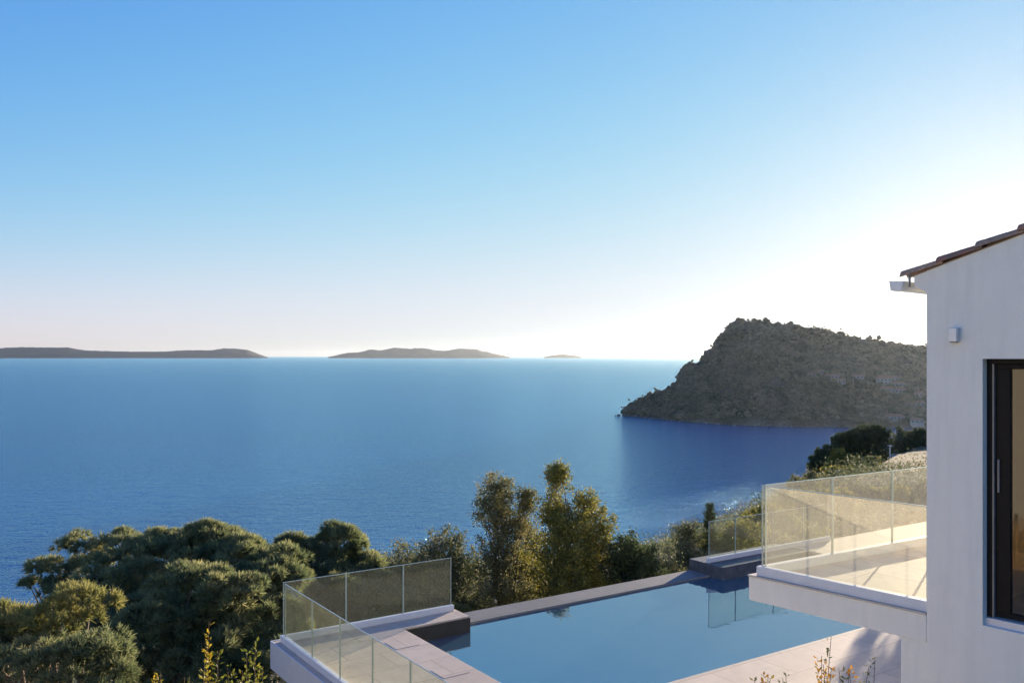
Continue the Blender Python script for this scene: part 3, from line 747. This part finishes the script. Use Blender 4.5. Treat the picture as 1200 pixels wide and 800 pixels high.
leafy('tall narrow tree with golden foliage, right one of the tall pair', [(653,562,27.5,.26,.55),(650,600,27.5,.45,.6),(665,625,27,.6,.7),(655,660,26.5,.8,.9),(665,695,26,.8,.7)], onground(657, 27), M['leaf_gold'], group=G, dens=1000)
leafy('yellow-green tree leaning against the tall golden one', [(690,595,28,.4,.6),(697,625,27.5,.5,.6),(693,660,27,.6,.7),(705,690,26.5,.6,.5)], onground(693, 27.5), M['leaf_gold'], group=G)
leafy('dense dark green bush with a rounded top, right of the golden trees', [(740,650,27,.6,.55),(728,672,26.8,.6,.5),(752,675,26.8,.6,.5),(738,695,26.5,.9,.4)], onground(740, 27), M['leaf_dark'], group=G, dens=1300)
leafy('low brownish shrub between the dark bush and the conifer', [(778,668,28,.6,.35),(765,685,27.5,.5,.3),(795,680,28,.5,.3)], onground(778, 28), M['leaf_brown'], name='shrub', cat='shrub', group='shrubs on the slope')
leafy('grey-green shrub at the left foot of the conifer', [(806,630,31,.55,.5),(800,655,30.5,.7,.5),(815,665,30,.7,.5)], onground(806, 31), M['leaf_olive'], name='shrub', cat='shrub', group='shrubs on the slope')
leafy('golden bush behind the pane at the far right corner of the pool', [(862,628,33,.7,.4),(878,622,34,.6,.4),(850,645,32,.8,.5),(880,650,33,.9,.5)], onground(862, 33), M['leaf_gold'], name='shrub', cat='shrub', group='shrubs on the slope')

xb, yb = 14.0, 26.66
leafy('round olive bush in the paving beyond the right end of the pool', [(600+F*xb/yb, HY-F*(-4.1)/yb, yb, 1.1, .95), (600+F*(xb+1.6)/(yb+.3), HY-F*(-4.0)/(yb+.3), yb+.3, 1.2, 1.0)], (xb, yb, -5.33), M['leaf_olive'], dens=1500, name='shrub', cat='shrub')
def conifer(label, px, top_y, d, h, wd, mat=None):
    x = (px-600)/F*d; zt = -(top_y-HY)/F*d; base = (x, d, zt-h); root = empty('conifer', base); tag(root, label, 'tree')
    C = []; Nn = []
    k = int(h/.16)
    for i in range(k):
        t = i/k; z = h*(.12+.86*t); r = wd*(1-t)**.8*rng.uniform(.75, 1.2)
        m_ = int(9+10*(1-t))
        for q in range(m_):
            a = rng.random()*6.28; dirv = np.array([math.cos(a), math.sin(a), .18]); L = r*rng.uniform(.7, 1.15)
            s_ = rng.random((46, 1)); pts = np.array([0, 0, z])+dirv*L*s_+np.array([0,0,-.12])*s_*L+rng.normal(0, .035, (46, 3))
            C.append(pts); Nn.append(np.repeat(dirv[None], 46, 0))
    V, Fc = leaves(np.vstack(C), .075, np.vstack(Nn), .3, .8)
    link('crown', np_mesh('crown', V, Fc), mat or M['leaf_dark'], root)
    MB().tube([(0,0,-.5),(0.02,0,h*.5),(0,0,h*.98)], [.09, .06, .012], 7).build('trunk', M['bark'], root, smooth=True)
conifer('pointed dark conifer standing left of the dark pool block', 832, 584, 31, 5.5, 1.0)
conifer('pointed conifer seen through the left part of the balcony glass', 917, 566, 46, 8, 1.3)

# slope right of the pool: bushes further and further away
bush = [(905,612,44,1.4,'leaf_gold','wide golden bush low behind the balcony glass corner'),
        (935,600,50,1.6,'leaf_olive','olive bush behind the balcony glass next to the pointed conifer'),
        (965,592,55,2.0,'leaf_gold','golden bush behind the middle of the balcony glass'),
        (1000,590,58,2.2,'leaf_brown','brown bush behind the middle of the balcony glass, below the road'),
        (1035,592,58,2.2,'leaf_gold','golden bush behind the right part of the balcony glass'),
        (1070,588,60,2.2,'leaf_olive','olive bush behind the balcony glass beside the house wall'),
        (950,570,75,1.8,'leaf_brown','brown bush on the ridge line behind the balcony glass'),
        (985,562,85,2.0,'leaf_gold','round golden bush on the ridge just under the glass top'),
        (1020,562,90,2.0,'leaf_olive','olive bush on the ridge just under the glass top'),
        (1060,560,92,2.2,'leaf_gold','golden bush on the ridge by the house wall'),
        (900,640,38,1.2,'leaf_brown','brown bush hugging the terrace behind the balcony corner'),
        (935,635,42,1.4,'leaf_gold','small golden bush close under the balcony glass')]
for px, py, d, r_, mt, lab in bush:
    x = (px-600)/F*d; zc = -(py-HY)/F*d; zg = gz(x, d)
    zg = min(zg, zc-.4)
    leafy(lab, [(px,py,d,r_,r_*.55),(px-22*r_*24/d,py+8,d,r_*.7,r_*.5),(px+22*r_*24/d,py+8,d-.5,r_*.7,r_*.5)], (x, d, zg), M[mt], dens=500, size=.10+.0018*d, name='shrub', cat='shrub', group='shrubs on the slope', trunk_r=.06)
# trees on the ridge by the track
far = [('large dark round tree left of the pale track', [(1010,520,118,3.2,2.0),(990,528,118,2.4,2.0),(1022,512,120,2.6,1.4),(1018,538,117,2.8,1.8)], 1008, 118, 'leaf_dark'),
       ('dark tree with ragged left outline at the end of the ridge', [(968,536,116,1.6,1.3),(960,545,115,1.4,1.0),(980,540,116,1.6,1.4)], 968, 116, 'leaf_dark'),
       ('small golden tree in front of the ragged dark one', [(983,543,108,1.3,1.5),(978,550,108,1.2,1.0)], 981, 108, 'leaf_gold'),
       ('pair of golden bushes below the large dark tree', [(1003,545,107,1.4,1.0),(1013,547,106,1.3,1.0),(1022,546,107,.9,1.0)], 1008, 107, 'leaf_gold'),
       ('olive tree right of the pale track', [(1060,516,128,1.8,1.6),(1056,524,127,1.8,1.4)], 1058, 127, 'leaf_olive'),
       ('dark tree right beside the house wall', [(1080,522,122,2.2,2.2),(1072,534,120,1.8,1.4),(1090,530,120,2.4,2.2)], 1082, 121, 'leaf_dark')]
for lab, lb, px, d, mt in far:
    x = (px-600)/F*d
    leafy(lab, lb, (x, d, min(gz(x, d), P(px, 552, d)[2])), M[mt], dens=900, size=.30, group='trees on the ridge by the track', trunk_r=.2)

# pale track and slender pole
tk = []
for (l, r_, py, d) in ((1036,1066,556,104),(1040,1067,545,112),(1046,1069,534,122),(1052,1068,527,132)):
    z = -(py-HY)/F*d+.0; tk.append(((l-600)/F*d, d, z)); tk.append(((r_-600)/F*d, d, z))
me = np_mesh('track', [(a, b, c) for a, b, c in tk]+[(a, b, c-6) for a, b, c in tk], [(0,1,3,2),(2,3,5,4),(4,5,7,6),(8,9,1,0),(8,0,2,10),(10,2,4,12),(12,4,6,14),(9,11,3,1),(11,13,5,3),(13,15,7,5),(14,6,7,15)])
tag(link('track', me, M['path']), kind='structure')
pb = P(1043, 555, 104); pl = empty('pole', pb); tag(pl, 'thin pale pole standing beside the track', 'pole')
MB().tube([(0,0,-1),(0,0,3.4)], [.07, .06], 8).build('shaft', M['alu'], pl); MB().tube([(-.3,0,3.3),(.3,0,3.3)], [.05, .05], 6).build('crossbar', M['alu'], pl)

# undergrowth covering the near slope
k = 5200; ax = np.concatenate([rng.uniform(-14, 75, 2800), rng.uniform(-90, 120, 2400)]); bx = np.concatenate([rng.uniform(17.5, 75, 2800), rng.uniform(60, 230, 2400)])
wx = ax*A_[0]+bx*B_[0]; wy = ax*A_[1]+bx*B_[1]; on_ = (wy > 85) & (wy < 145) & (np.abs(wx-46-(wy-104)*.52) < 4); wx, wy = wx[~on_], wy[~on_]; k = len(wx); wz = terrain(wx, wy); m_ = 75
sc_ = np.repeat(np.maximum(1, np.hypot(wx, wy)/40), m_)[:, None]
C = np.repeat(np.stack([wx, wy, wz+.2], -1), m_, 0)+rng.normal(0, 1, (k*m_, 3))*np.array([.55, .55, .28])*sc_
V, Fc = leaves(C, .10*sc_[:, 0], None, .6); tag(link('undergrowth', np_mesh('undergrowth', V, Fc), M['leaf_olive']), kind='stuff')

# pale rock outcrop, bottom left
rp = P(38, 800, 12.6); 
K = 420; q = unit(K); lv = rng.random(K)**.6                 # a stack of broken faces widening downwards
V, Fc = blobs(np.stack([q[:, 0]*(.30+.7*lv), q[:, 1]*(.25+.9*lv)+.3*lv, -.12-6.8*lv+np.abs(q[:, 2])*.10], -1), rng.uniform(.07, .2, K)*(1+1.6*lv), .6)
o = link('rock_outcrop', np_mesh('rock_outcrop', V, Fc, False), M['rock'], None, tuple(rp)); tag(o, 'pale grey rock showing between the pines at the lower left corner', 'rock')

# foreground shrubs: separate shoots with few leaves
def sprig(label, tops, d, mats, leaf=.05, dens=26, base_py=None, group='leafy shoots in the foreground'):
    bx_ = np.mean([t[0] for t in tops]); base = P(bx_, 880, d); base[2] = max(gz(base[0], base[1]), -4.1 if base[1] < 7.2 else -9)
    root = empty('shrub', base); tag(root, label, 'shrub', group); st = MB(); C = []; Dn = []; k_ = 0
    parts = {}
    for (px, py, w_, mi) in tops:
        tp = P(px, py, d+rng.uniform(-.25, .25))-base; b0 = np.array([rng.normal(0, .08), rng.normal(0, .08), 0])
        pts = [b0+(tp-b0)*t+np.array([math.sin(t*5+px)*.03, 0, 0]) for t in np.linspace(0, 1, 7)]
        st.tube(pts, list(np.linspace(.007, .002, 7)), 5)
        L = np.linalg.norm(tp-b0); n_ = int(dens*L*w_*(26 if d > 7 else 60))
        t = 1-rng.random(n_)**.9*.75; q = b0+(tp-b0)*t[:, None]
        off = unit(n_); off[:, 2] *= .4; rad = (w_*(1.05-t)**.6*rng.random(n_)**.5)[:, None]
        C_ = q+off*rad; nn = off+np.array([0, 0, .7])
        V, Fc = leaves(C_, leaf, nn, .5, .4); parts.setdefault(mi, []).append((V, Fc))
        for j in range(0, n_, 5): st.tube([q[j], C_[j]], [.004, .0015], 3)
    st.build('stem', M['twig'], root)
    for mi, l in parts.items():
        V = []; Fs = []; c = 0
        for v, f in l: V.append(v); Fs.append(f+c); c += len(v)
        link('leaves', np_mesh('leaves', np.vstack(V), np.vstack(Fs)), M[mi], root)
sprig('tall shoot with bright yellow tip in front of the dark pine', [(246,728,.07,'leaf_yellow'),(244,748,.10,'leaf_yellow'),(256,765,.12,'leaf_yg'),(240,775,.10,'leaf_yg')], 8.5, None)
sprig('bushy yellow-green shrub right of the bright yellow shoot', [(300,752,.14,'leaf_yg'),(290,762,.16,'leaf_yg'),(270,778,.18,'leaf_yg'),(284,785,.2,'leaf_yg'),(305,780,.12,'leaf_yg')], 8.8, None, dens=22)
sprig('small yellow shoot left of the tall one at the bottom of the picture', [(186,787,.08,'leaf_yellow'),(180,792,.07,'leaf_yellow')], 8.2, None)
sprig('short yellow-green tips between the two yellow shoots', [(219,793,.05,'leaf_yg'),(226,794,.05,'leaf_yg')], 8.2, None)
sprig('thin bare-tipped stem with orange leaves over the pool paving', [(970,744,.035,'leaf_olive'),(958,768,.05,'leaf_orange'),(966,778,.09,'leaf_orange'),(975,782,.08,'leaf_orange')], 6.5, None, leaf=.035)
sprig('orange and yellow shoot right of the tall bare stem', [(998,782,.06,'leaf_orange'),(990,786,.05,'leaf_olive'),(985,782,.05,'leaf_brown')], 6.5, None, leaf=.035)
sprig('green-brown twig at the right end of the foreground shoots', [(1021,772,.05,'leaf_olive'),(1014,780,.05,'leaf_brown')], 6.5, None, leaf=.032)
sprig('small yellow-orange tips at the left end of the foreground shoots', [(895,789,.05,'leaf_orange'),(903,794,.05,'leaf_yellow'),(884,796,.04,'leaf_brown')], 6.5, None, leaf=.035)
sprig('tiny brown tips next to the shadow line on the paving', [(915,794,.03,'leaf_brown'),(922,790,.03,'leaf_brown')], 6.5, None, leaf=.03)
